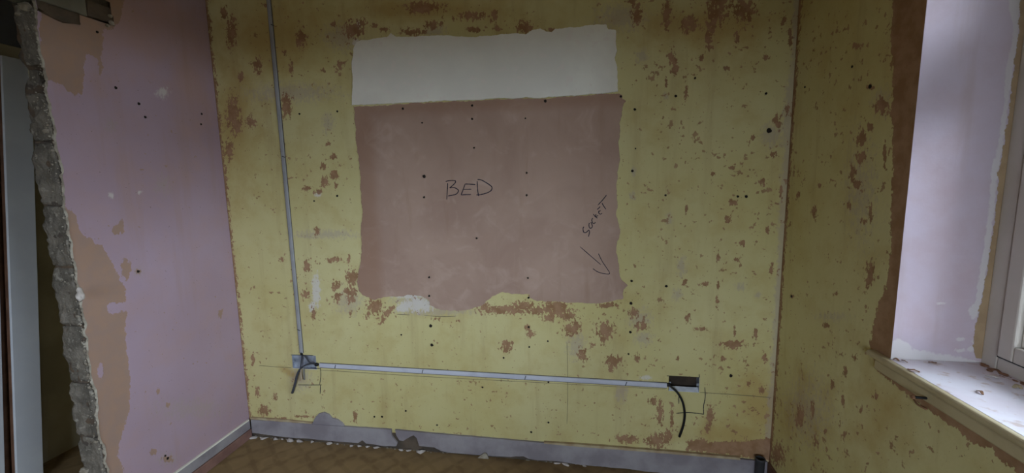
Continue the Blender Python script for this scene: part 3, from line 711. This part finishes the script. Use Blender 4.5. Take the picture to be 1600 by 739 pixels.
# skirtings
bb = empty('baseboard_back', (-.5, D, 0))
SB0, SB1 = -.001, .012
def sk3(a, b, off): return (a, D-off, b)
def sbk(u, v): p = onY(u, v, D-SB1); return (p[0], p[2])
fix = lambda P: [(x, max(z, .0)) for x, z in P]
top = .1005
left_poly = [(-L+.02, top+.003), sbk(440,659), sbk(494,663.5), sbk(560,668), sbk(611,671.5), sbk(612,681), sbk(617,688), sbk(621,692), sbk(619,697), sbk(600,697), sbk(584,694), sbk(572,693), sbk(566,688), sbk(560,692), sbk(545,691), sbk(530,690), sbk(505,688), sbk(480,685), sbk(455,684), sbk(430,681), sbk(415,679), sbk(402,677), (-L+.02, .025)]
right_poly = [sbk(617,672), sbk(700,679.5), sbk(790,687), sbk(887,695.5), sbk(980,702.5), sbk(1075,710), sbk(1156,717.5), (R-.012, .099), (R-.012, 0), (.3, 0), sbk(985,733), sbk(905,726), sbk(880,722), sbk(862,720), sbk(840,719), sbk(826,717), sbk(818,713), sbk(806,713), sbk(798,714), sbk(760,712), sbk(700,707), sbk(690,705), sbk(678,699), sbk(668,698), sbk(655,697), sbk(651,684), sbk(646,680), sbk(638,684), sbk(630,689), sbk(624,688), sbk(619,680)]
o = slab('skirting_board', fix(left_poly), sk3, SB0, SB1, M['greyplaster'], None, .0015, 21, .006); rel(o, bb)
o = slab('skirting_board', fix(right_poly), sk3, SB0, SB1, M['greyplaster'], None, .0012, 23, .006); rel(o, bb)
bump_poly = [sbk(487,664), sbk(491,654), sbk(497,647), sbk(505,645), sbk(513,648), sbk(518,654), sbk(526,656), sbk(533,661), sbk(537,666)]
o = slab('grey_plaster_bump', bump_poly, sk3, SB0, SB1-.003, M['greyplaster'], None, .0015, 25, .005); rel(o, bb)
lip = [sbk(850,690.5), sbk(900,693.5), sbk(980,699.5), sbk(1060,706), sbk(1156,714.5), sbk(1156,718), sbk(1060,709.5), sbk(980,703), sbk(900,697), sbk(850,692.5)]
o = slab('plaster_lip', lip, sk3, SB0, SB1+.004, M['tan_lip'], None, .001, 27, .008); rel(o, bb)
lip = [sbk(391,652.5), sbk(440,656), sbk(487,660.5), sbk(487,663), sbk(440,659.5), sbk(391,655.5)]
o = slab('plaster_lip', lip, sk3, SB0, SB1-.002, M['tan_lip'], None, .001, 29, .008); rel(o, bb)
rel(box('dark_backing', -L+.002, R-.002, D-.0025, D-.0005, .0, .086, M['core'], None), bb)
setp(bb, 'grey lilac skirting with a broken lower edge along the yellow wall', 'skirting', kind='structure')
bl = empty('baseboard_left', (-L, 1.6, 0))
rel(box('skirting_board', -L+.001, -L+.014, YEND+.03, D-.0125, .052, .099, M['greyplaster'], None, .002), bl)
rel(box('painted_top', -L, -L+.012, YEND+.03, D-.0125, .0985, .106, M['filler'], None, .002), bl)
rel(box('timber_batten', -L+.001, -L+.020, YEND+.03, D-.0125, 0, .050, M['batten'], None, .003), bl)
setp(bl, 'grey skirting with white top edge and brown timber foot below the pink wall', 'skirting', kind='structure')
o = box('baseboard_right', R-.011, R-.0006, -1.0, D-.0125, 0, .098, M['woodedge'], None, .002); setp(o, 'dark brown skirting under the window wall', 'skirting', kind='structure')

# ------------------------------------------------------------------ window board
SX = R-.010
sill = empty('trim_1', (R, .5, SILL))
def extr(name, prof, y0, y1, mat):
    bm = bmesh.new()
    a = [bm.verts.new((x, y0, z)) for x, z in prof]; b = [bm.verts.new((x, y1, z)) for x, z in prof]; n = len(prof)
    bm.faces.new(a); bm.faces.new(b)
    for i in range(n): bm.faces.new((a[i], a[(i+1) % n], b[(i+1) % n], b[i]))
    return from_bm(name, bm, mat)
rel(extr('sill_top', [(R-.004, SILL-.02), (XF+.03, SILL-.02), (XF+.03, SILL+.0005), (R-.004, SILL+.0005)], WIN_Y0+.001, YREV-.001, M['sillpaint']), sill)
nose = [(R-.001, SILL-.019)]+[(SX-.006+.0095*-math.sin(t)*1.0+.004, SILL-.0095+.0095*-math.cos(t)) for t in np.linspace(0, math.pi, 9)]+[(R-.001, SILL)]
rel(extr('sill_nosing', nose, WIN_Y0-.06, YREV+.066, M['sillfront']), sill)
app = [(R-.0005, SILL-.052), (R-.006, SILL-.052), (R-.009, SILL-.048), (R-.009, SILL-.026), (R-.0055, SILL-.021), (R-.0005, SILL-.0195)]
rel(extr('sill_moulding', app, WIN_Y0-.05, YREV+.046, M['sillfront']), sill)
setp(sill, 'white window board with a buff rounded nosing and moulding', 'window sill', kind='structure')

# ------------------------------------------------------------------ window
win = empty('window_1', (XF, .5, SILL))
FZ0 = SILL-.022; FZ1 = WIN_Z1; FD = .065
def bar(name, y0, y1, z0, z1, x0=XF, x1=XF+FD, mat=None, bev=.004, parent=None):
    o = box(name, x0, x1, y0, y1, z0, z1, mat or M['upvc'], None, bev)
    return rel(o, parent or win)
J = .044
YF1 = YREV+.002; YF0 = WIN_Y0
bar('frame_jamb', YF1-J, YF1, FZ0, FZ1); bar('frame_jamb', YF0, YF0+J, FZ0, FZ1)
bar('frame_rail', YF0+J, YF1-J, FZ0, FZ0+.056); bar('frame_rail', YF0+J, YF1-J, FZ1-J, FZ1)
TR0, TR1 = 1.600, 1.715
bar('transom', YF0+J, YF1-J, TR0, TR1)
MU = (YF0+YF1)/2
bar('mullion', MU-.035, MU+.035, FZ0+.056, TR0); bar('mullion', MU-.035, MU+.035, TR1, FZ1-J)
rel(box('frame_packer', XF+FD-.01, XF+.10, YF0, YF1, FZ0-.05, FZ0+.02, M['upvc'], None), win)
def sash(y0, y1, z0, z1):
    s = empty('sash', (XF, (y0+y1)/2, z0)); s.parent = win; s.matrix_parent_inverse = Matrix.Translation(-Vector(win.location))
    w = .040; xa, xb = XF-.006, XF+.055
    def b(name, a0, a1, c0, c1, x0=xa, x1=xb, mat=M['upvc'], bev=.004):
        o = box(name, x0, x1, a0, a1, c0, c1, mat, None, bev); o.parent = s; o.matrix_parent_inverse = Matrix.Translation(-Vector(s.location)); return o
    g = .0035
    b('gasket', y0, y1, z0, z0+g, XF-.001, XF+.03, M['rubber'], 0); b('gasket', y0, y1, z1-g, z1, XF-.001, XF+.03, M['rubber'], 0)
    b('gasket', y0, y0+g, z0, z1, XF-.001, XF+.03, M['rubber'], 0); b('gasket', y1-g, y1, z0, z1, XF-.001, XF+.03, M['rubber'], 0)
    y0 += g; y1 -= g; z0 += g; z1 -= g
    b('stile', y0, y0+w, z0, z1); b('stile', y1-w, y1, z0, z1); b('rail', y0+w, y1-w, z0, z0+w); b('rail', y0+w, y1-w, z1-w, z1)
    q = .007
    b('glazing_bead', y0+w, y0+w+q, z0+w, z1-w, XF+.008, XF+.04, M['upvc'], .003); b('glazing_bead', y1-w-q, y1-w, z0+w, z1-w, XF+.008, XF+.04, M['upvc'], .003)
    b('glazing_bead', y0+w+q, y1-w-q, z0+w, z0+w+q, XF+.008, XF+.04, M['upvc'], .003); b('glazing_bead', y0+w+q, y1-w-q, z1-w-q, z1-w, XF+.008, XF+.04, M['upvc'], .003)
    b('pane', y0+w-.002, y1-w+.002, z0+w-.002, z1-w+.002, XF+.026, XF+.030, M['glass'], 0)
for (y0, y1) in ((YF0+J, MU-.035), (MU+.035, YF1-J)):
    sash(y0, y1, FZ0+.056, TR0); sash(y0, y1, TR1, FZ1-J)
setp(win, 'white plastic casement window with a top light beside the reveal', 'window', kind='structure')

win2 = empty('window_2', ((RW[0]+RW[1])/2, REAR, RW[2]))  # added rear window, out of view, brightens the room from behind
def bar2(nm, x0, x1, z0, z1, y0=REAR-.09, y1=REAR-.03, mat=None): return rel(box(nm, x0, x1, y0, y1, z0, z1, mat or M['upvc'], None, .004 if mat is None else 0), win2)
xm = (RW[0]+RW[1])/2
bar2('frame_jamb', RW[0], RW[0]+.06, RW[2], RW[3]); bar2('frame_jamb', RW[1]-.06, RW[1], RW[2], RW[3]); bar2('mullion', xm-.04, xm+.04, RW[2]+.06, RW[3]-.06)
bar2('frame_rail', RW[0]+.06, RW[1]-.06, RW[2], RW[2]+.06); bar2('frame_rail', RW[0]+.06, RW[1]-.06, RW[3]-.06, RW[3])
bar2('pane', RW[0]+.06, xm-.04, RW[2]+.06, RW[3]-.06, REAR-.062, REAR-.058, M['glass']); bar2('pane', xm+.04, RW[1]-.06, RW[2]+.06, RW[3]-.06, REAR-.062, REAR-.058, M['glass'])
setp(win2, 'white plastic window in the rear wall behind the viewer', 'window', kind='structure')

# ------------------------------------------------------------------ hall: frame head and boards leaning on the end wall
o = box('trim_2', HALLX, HALLX+.03, .6, 2.0, 2.02, 2.08, M['cream'], None, .004); setp(o, 'cream door frame head on the dark hall wall', 'trim', kind='structure')
def leaning(name, px_bot, px_top, X, label):
    """board standing on the hall floor, edge to us, leaning back onto the end wall"""
    zt, zb_ = 2.0, 0.0
    ya = np.array([onX(px_bot[0], 730, X), onX(px_top[0], 100, X)]); yb = np.array([onX(px_bot[1], 730, X), onX(px_top[1], 100, X)])
    def at(q, z): t = (z-q[0][2])/(q[1][2]-q[0][2]); return q[0][1]+(q[1][1]-q[0][1])*t
    root = empty(name, (X, at(ya, 0), 0))
    def prism(nm, q0, q1, x0, x1, mat):
        bm = bmesh.new(); vs = []
        for x in (x0, x1): vs.append([bm.verts.new((x, at(q0, zb_), zb_)), bm.verts.new((x, at(q1, zb_), zb_)), bm.verts.new((x, at(q1, zt), zt)), bm.verts.new((x, at(q0, zt), zt))])
        bm.faces.new(vs[0]); bm.faces.new(vs[1])
        for i in range(4): bm.faces.new((vs[0][i], vs[0][(i+1) % 4], vs[1][(i+1) % 4], vs[1][i]))
        bmesh.ops.bevel(bm, geom=bm.edges[:], offset=.002, segments=1, affect='EDGES')
        return rel(from_bm(nm, bm, mat), root)
    prism('painted_face', ya, yb, X-.012, X, M['board'])
    prism('timber_back', ya, yb, X-.030, X-.0125, M['woodedge'])
    setp(root, label, 'board', 'boards leaning in the hall'); return root
leaning('timber_board', (26, 68), (3, 49), -2.58, 'white painted board leaning in the dark hall next to the broken block end')
leaning('timber_board', (-60, 8), (-90, -9), -2.60, 'white painted board at the extreme left edge of the hall')
# bare timber strip between them
ya = onX(10, 730, -2.66); yb = onX(26, 730, -2.66); yc = onX(-6, 100, -2.66); yd = onX(4, 100, -2.66)
bm = bmesh.new(); vs = []
for x in (-2.70, -2.66): vs.append([bm.verts.new((x, ya[1]-.03, 0)), bm.verts.new((x, yb[1]+.03, 0)), bm.verts.new((x, yd[1]+.05, 2.0)), bm.verts.new((x, yc[1]-.01, 2.0))])
bm.faces.new(vs[0]); bm.faces.new(vs[1]); [bm.faces.new((vs[0][i], vs[0][(i+1) % 4], vs[1][(i+1) % 4], vs[1][i])) for i in range(4)]
o = from_bm('timber_strip', bm, M['woodedge']); setp(o, 'bare brown timber strip between the two white boards in the hall', 'timber')

# ================================================================== THINGS
# ------------------------------------------------------------------ cable capping in its chases
def capping(name, p0, p1, w, label, nails, cm):
    """flat-topped channel from p0 to p1 in wall coordinates"""
    p0 = np.array(p0); p1 = np.array(p1); t = (p1-p0)/np.linalg.norm(p1-p0); n = np.array([-t[1], t[0]])
    root = empty(name, (p0[0], D, min(p0[1], p1[1])))
    def prof(nm, pr, mat):
        bm = bmesh.new(); a = []; b = []
        for s, off in pr:
            q = p0+n*s; a.append(bm.verts.new(back3(q[0], q[1], off))); q = p1+n*s; b.append(bm.verts.new(back3(q[0], q[1], off)))
        k = len(pr); bm.faces.new(a); bm.faces.new(b)
        for i in range(k): bm.faces.new((a[i], a[(i+1) % k], b[(i+1) % k], b[i]))
        return rel(from_bm(nm, bm, mat), root)
    h = w/2
    prof('chase_bed', [(-h-.004, -.004), (h+.004, -.004), (h+.003, .0012), (-h-.003, .0012)], M['chase'])  # dark strip with the shade of the chase gap in its colour
    prof('channel', [(-h, .0), (h, .0), (h, .003), (h-.002, .0060), (h*.35, .0068), (-h*.35, .0068), (-h+.002, .0060), (-h, .003)], cm)
    for u, v in nails:
        q = np.array(bk(u, v))
        bm = bmesh.new()
        for s0, s1 in ((-h*.8, h*.8),):
            a = q+n*s0-t*.003; b_ = q+n*s1+t*.003
            add_tube(bm, [back3(a[0], a[1], .0068), back3(b_[0], b_[1], .0068)], .0019, 6)
        rel(from_bm('fixing_nail', bm, M['rubber']), root)
    setp(root, label, 'cable capping'); return root
capping('cable_capping', bk(471.5, 551), bk(412.5, -80), .0195, 'tall narrow grey cable capping running up the yellow wall', [(427.5,40),(444.5,245),(468,515)], M['cap2'])
capping('cable_capping', bk(500, 570.5), bk(1042, 602), .0235, 'long horizontal pale grey cable capping between the two socket boxes', [(525,572),(661,579.5),(821,589),(978,598.5)], M['capping'])

# ------------------------------------------------------------------ sunken metal socket boxes
def socket_box(q, depth, backmat, label, grommets):
    x0, x1, z0, z1 = q; root = empty('socket_box', ((x0+x1)/2, D, z0)); t = .0016
    def p(nm, *a, mat=M['zinc']): return rel(box(nm, *a, mat, None), root)
    p('back_plate', x0, x1, D+depth, D+depth+t, z0, z1, mat=backmat)
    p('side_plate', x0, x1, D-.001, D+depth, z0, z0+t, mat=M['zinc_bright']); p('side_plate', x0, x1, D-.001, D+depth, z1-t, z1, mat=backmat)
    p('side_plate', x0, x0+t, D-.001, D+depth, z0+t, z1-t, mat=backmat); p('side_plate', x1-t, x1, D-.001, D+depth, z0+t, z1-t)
    zm = (z0+z1)/2
    if depth > .03:                                  # added tilted flange; its pale colour stands for the metal's reflection
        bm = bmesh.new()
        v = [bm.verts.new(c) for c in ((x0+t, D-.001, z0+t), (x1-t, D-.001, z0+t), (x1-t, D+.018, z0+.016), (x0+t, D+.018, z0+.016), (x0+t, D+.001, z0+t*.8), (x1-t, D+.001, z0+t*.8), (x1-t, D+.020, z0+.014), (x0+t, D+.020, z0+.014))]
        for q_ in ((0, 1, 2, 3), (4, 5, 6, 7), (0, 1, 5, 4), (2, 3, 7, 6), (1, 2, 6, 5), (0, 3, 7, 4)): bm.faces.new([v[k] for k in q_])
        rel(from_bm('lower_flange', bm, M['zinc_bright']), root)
    for x, s in ((x0+t, 1), (x1-t, -1)):
        bm = bmesh.new(); add_box(bm, min(x, x+s*.009), max(x, x+s*.009), D+.002, D+.004, zm-.006, zm+.006)
        rel(from_bm('fixing_lug', bm, M['zinc']), root)
    for (gx, gz) in grommets:
        bm = bmesh.new(); add_tube(bm, [(gx-.008, D-.004, gz), (gx, D-.003, gz), (gx+.008, D+.002, gz-.001)], [.0085, .0095, .0075], 12)
        rel(from_bm('grommet', bm, M['black'], None, True), root)
    setp(root, label, 'socket box'); return root
socket_box(BX1, .016, M['zinc'], 'shiny galvanised socket box at the foot of the tall capping', [bk(495.5, 569)])
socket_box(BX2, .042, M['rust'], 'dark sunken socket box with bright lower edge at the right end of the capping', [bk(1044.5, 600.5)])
g = bk(471.7, 552)
bm = bmesh.new(); add_tube(bm, [(g[0], D-.003, g[1]+.007), (g[0], D-.002, g[1]-.006)], .0068, 12); 
o = from_bm('cable_grommet', bm, M['black'], None, True); setp(o, 'black grommet at the bottom end of the tall capping', 'grommet')
# broken plaster beside the left box
def cable(name, pts, rad, mat, label, flat=None, group=None, seg=10):
    bm = bmesh.new(); ln = smooth_line(pts, 8); n = len(ln)
    add_tube(bm, ln, rad if not isinstance(rad, tuple) else [rad[0]+(rad[1]-rad[0])*i/(n-1) for i in range(n)], seg, flat)
    o = from_bm(name, bm, mat, None, True); setp(o, label, 'cable', group); return o
def bp(u, v, off): a, b = bk(u, v); return (a, D-off, b)
cable('electric_cable', [bp(495,568,.004), bp(488,567.5,.006), bp(478,570,.009), bp(470.5,576,.012), bp(467,585,.016), bp(464,597,.015), bp(458.5,613,.010)], .0062, M['cable'], 'thick dark grey cable end hanging from the left socket box', .6)
cable('electric_cable', [bp(472,553,-.004), bp(478,559,-.002), bp(484,565,.004), bp(491,568,.005)], .0042, M['cable'], 'short dark cable looping inside the left socket box')
cable('electric_cable', [bp(471.7,553,-.002), bp(470.8,562,-.004), bp(470.5,574,.006), bp(471,580,.010)], .0048, M['cable'], 'dark cable dropping straight from the tall capping into the left box', .6)
cable('electric_cable', [bp(471.5,574,.004), bp(472,582,.010), bp(473.5,591.5,.010)], .0058, M['cabletan'], 'short buff cable stub below the left socket box', .6)
cable('electric_cable', [bp(475.5,574,.003), bp(476,582,.006), bp(476.7,592.5,.006)], .0036, M['cablegrey'], 'thin grey cable stub beside the buff one below the left box')
cable('electric_cable', [bp(1045,601,.003), bp(1050,605,.008), bp(1058,612,.016), bp(1065,625,.022), bp(1068,642,.022), bp(1066.5,660,.018), bp(1060.5,680,.012)], (.0044, .0056), M['black'], 'black cable curving down from the right socket box')

# ------------------------------------------------------------------ plaster crumbs along the skirting
CR_ = [(401,679,4.2),(411,680,2.2),(417,680.5,3.2),(435,682,4),(441,685,2.4),(450,687.5,2),(457,685.5,5),(471,686.5,4.6),(489,689,3.2),(515,692,5),(526,694,2),(550,695,3.4),(562,696,2.6),(575,697,2.6),(588,698,3),(628,700,2.4),(640,701,3.2),(655,702,2.6),(662,701,4.2),(870,720,3),(884,722,3.6),(913,726,2.6)]
crumb_me = [lump_mesh('plaster_crumb', 1.0, s, .45, 1, .7) for s in range(5)]
for me in crumb_me: me.materials.append(M['crumb'])
for i, (u, v, r) in enumerate(CR_):
    p = onZ(u, v, .006); y = min(p[1], D-.020-.0026*r); rr = r*.0027
    o = link('plaster_crumb', crumb_me[i % 5]); sx, sy, sz = random.uniform(.9, 2.0), random.uniform(.6, 1.0), random.uniform(.45, .8); rr *= 1.3; y = min(y+.030, D-.006-rr*sy*1.1)
    o.location = (p[0], y, rr*sz*.66); o.scale = (rr*sx, rr*sy, rr*sz); o.rotation_euler = (0, 0, random.uniform(-.5, .5))
    setp(o, 'small pale plaster crumb on the carpet along the grey skirting', 'plaster crumb', 'plaster crumbs along the skirting')
bm = bmesh.new()
for i in range(260):
    u = random.uniform(398, 700) if i < 190 else random.uniform(820, 960); p = onZ(u, 682+(u-400)*.085+random.uniform(-1, 3.5), .003)
    rr = random.uniform(.0010, .0040)*random.random(); rr = max(rr, .0008); y = min(p[1]+.012, D-.006)
    vs = bmesh.ops.create_icosphere(bm, subdivisions=1, radius=rr)['verts']; c = Vector((p[0], y, rr*.6))
    for v in vs: v.co = c+Vector((v.co.x*1.5, v.co.y, v.co.z*.6))*(1+.4*random.uniform(-1, 1))
o = from_bm('plaster_grit', bm, M['crust']); setp(o, 'fine plaster grit strewn along the foot of the grey skirting', 'debris', kind='stuff')
a, b = onZ(757, 713, 0)[:2]
sh = [(a-.032, .0), (a+.026, .0), (a+.016, .026), (a+.004, .030), (a-.012, .018)]
o = slab('plaster_shard', sh, sk3, SB1+.002, SB1+.010, M['crust'], None, .001, 31, .004); setp(o, 'flat pale plaster shard leaning on the grey skirting', 'plaster shard')

# ------------------------------------------------------------------ dark pipe stub in the right corner
p = onY(1188, 716, D-.036); px_, pz_ = p[0], p[2]
pr = empty('pipe_stub', (px_, D-.036, 0))
bm = bmesh.new(); n = 20; prof = [(.019, 0), (.019, pz_-.010), (.021, pz_-.009), (.021, pz_), (.016, pz_+.001), (.016, pz_-.04), (0.0001, pz_-.04)]
rings = [[bm.verts.new((px_+r*math.cos(2*math.pi*k/n), D-.036+r*math.sin(2*math.pi*k/n), z)) for k in range(n)] for r, z in prof]
for i in range(len(rings)-1):
    for k in range(n): bm.faces.new((rings[i][k], rings[i][(k+1) % n], rings[i+1][(k+1) % n], rings[i+1][k]))
rel(from_bm('pipe', bm, M['rubber'], None, True), pr)
bm = bmesh.new(); bmesh.ops.create_cone(bm, cap_ends=True, segments=20, radius1=.028, radius2=.022, depth=.012)
for v in bm.verts: v.co += Vector((px_, D-.036, .0065))
rel(from_bm('collar', bm, M['cablegrey']), pr)
setp(pr, 'dark cut-off pipe stub standing in the corner under the window wall', 'pipe')

# ------------------------------------------------------------------ bolt and splinter under the window board
a, b = rt(1454, 622.5); root = empty('wall_bolt', (R, a, b))
bm = bmesh.new(); add_tube(bm, [(R+.004, a, b), (R-.012, a, b), (R-.036, a, b+.001)], .0034, 10); rel(from_bm('shank', bm, M['black'], None, True), root)
bm = bmesh.new(); add_tube(bm, [(R-.036, a, b+.001), (R-.042, a, b+.001)], .0048, 6); rel(from_bm('head', bm, M['sliver']), root)
setp(root, 'dark bolt sticking out of the wall just below the window board', 'bolt')
bm = bmesh.new(); pts = [right3(*rt(1431, 625), .004), right3(*rt(1440, 633), .008), right3(*rt(1450, 640), .003)]
add_tube(bm, smooth_line(pts, 5), .0022, 6); o = from_bm('wood_splinter', bm, M['sliver']); setp(o, 'thin wood splinter hanging on the wall under the dark bolt', 'splinter')

# ------------------------------------------------------------------ slivers and flakes on the window board
def sliver(pts, w, label, mat=M['sliver'], lift=.004):
    bm = bmesh.new(); ln = smooth_line([np.array(onZ(u, v, SILL+.001)) for u, v in pts], 5); n = len(ln); rows = []
    for i, q in enumerate(ln):
        t = ln[min(i+1, n-1)]-ln[max(i-1, 0)]; t = t/np.linalg.norm(t); nn = np.array([-t[1], t[0], 0]); ww = w*(.35+.65*math.sin(math.pi*(i+.6)/(n+.2))); z = lift*math.sin(math.pi*i/(n-1))**2
        for s in ((1, 0), (-1, 0), (-1, .0016), (1, .0016)): pass
        rows.append([bm.verts.new(tuple(q+nn*ww/2*s+np.array([0, 0, z+dz]))) for s, dz in ((1, .0002), (-1, .0002), (-1, .0020), (1, .0020))])
    for i in range(n-1):
        for k in range(4): bm.faces.new((rows[i][k], rows[i][(k+1) % 4], rows[i+1][(k+1) % 4], rows[i+1][k]))
    bm.faces.new(rows[0]); bm.faces.new(rows[-1])
    o = from_bm('wood_sliver', bm, mat); setp(o, label, 'sliver', 'slivers on the window board'); return o
sliver([(1418,577),(1428,580.5),(1437,581.5)], .007, 'longest dark wood sliver near the front edge of the window board')
sliver([(1395,561.5),(1400,562.5),(1405,564.5)], .006, 'small wood sliver at the left tip of the window board')
sliver([(1409,563),(1413,566),(1418,566.5)], .005, 'curled wood sliver just below the white filler on the reveal')
sliver([(1451,566),(1457,568.5),(1463,567)], .006, 'wood flake at the foot of the reveal')
sliver([(1526,611),(1532,614),(1536,617)], .006, 'lone brown wood flake in the middle of the window board')
sliver([(1540,587),(1550,590),(1560,591)], .007, 'pale flake lying against the window frame corner', M['crumb'])
sliver([(1583,606),(1590,605),(1597,608)], .010, 'broad curled flake beside the window frame at the right edge', M['tan_lip'])
# crumbled old sealant along the frame foot
bm = bmesh.new()
for i in range(120):
    y = YREV-.005-random.random()*.55; r = random.uniform(.0015, .0045); c = Vector((XF-.004-abs(random.gauss(0, .008)), y, SILL+r*.4))
    vs = bmesh.ops.create_icosphere(bm, subdivisions=1, radius=r)['verts']
    for v in vs: v.co = c+Vector((v.co.x*1.5, v.co.y*2.4, v.co.z*.5))*(1+.3*random.uniform(-1, 1))
o = from_bm('sealant_crumbs', bm, M['sliver']); setp(o, 'brown crumbled sealant along the foot of the window frame', 'debris', kind='stuff')

# ------------------------------------------------------------------ outside
o = box('garden_ground', -60, 60, -70, 60, -.5, -.4, M['ground']); setp(o, 'dark paving outside the window', 'ground', kind='structure')
hg = empty('garden_hedge', (3.0, 2.4, -.4))
bm = bmesh.new()
for i in range(5200):
    c = Vector((2.75+.5*random.random()**.5, random.uniform(-1.0, 5.0), -.4+1.35*random.random())); a = Vector((random.uniform(-1, 1), random.uniform(-1, 1), random.uniform(-1, 1))).normalized()
    b = a.orthogonal().normalized(); s = random.uniform(.02, .045)
    v = [bm.verts.new(c+a*s), bm.verts.new(c+b*s*.5), bm.verts.new(c-a*s), bm.verts.new(c-b*s*.5)]; bm.faces.new(v)
setp(rel(from_bm('foliage', bm, M['leaf']), hg), 'dark green leaves', kind='stuff')
rel(box('hedge_core', 2.95, 3.25, -1.0, 5.0, -.4, .88, M['leaf'], None), hg)
setp(hg, 'dark garden hedge glimpsed through the lower window pane', 'hedge')
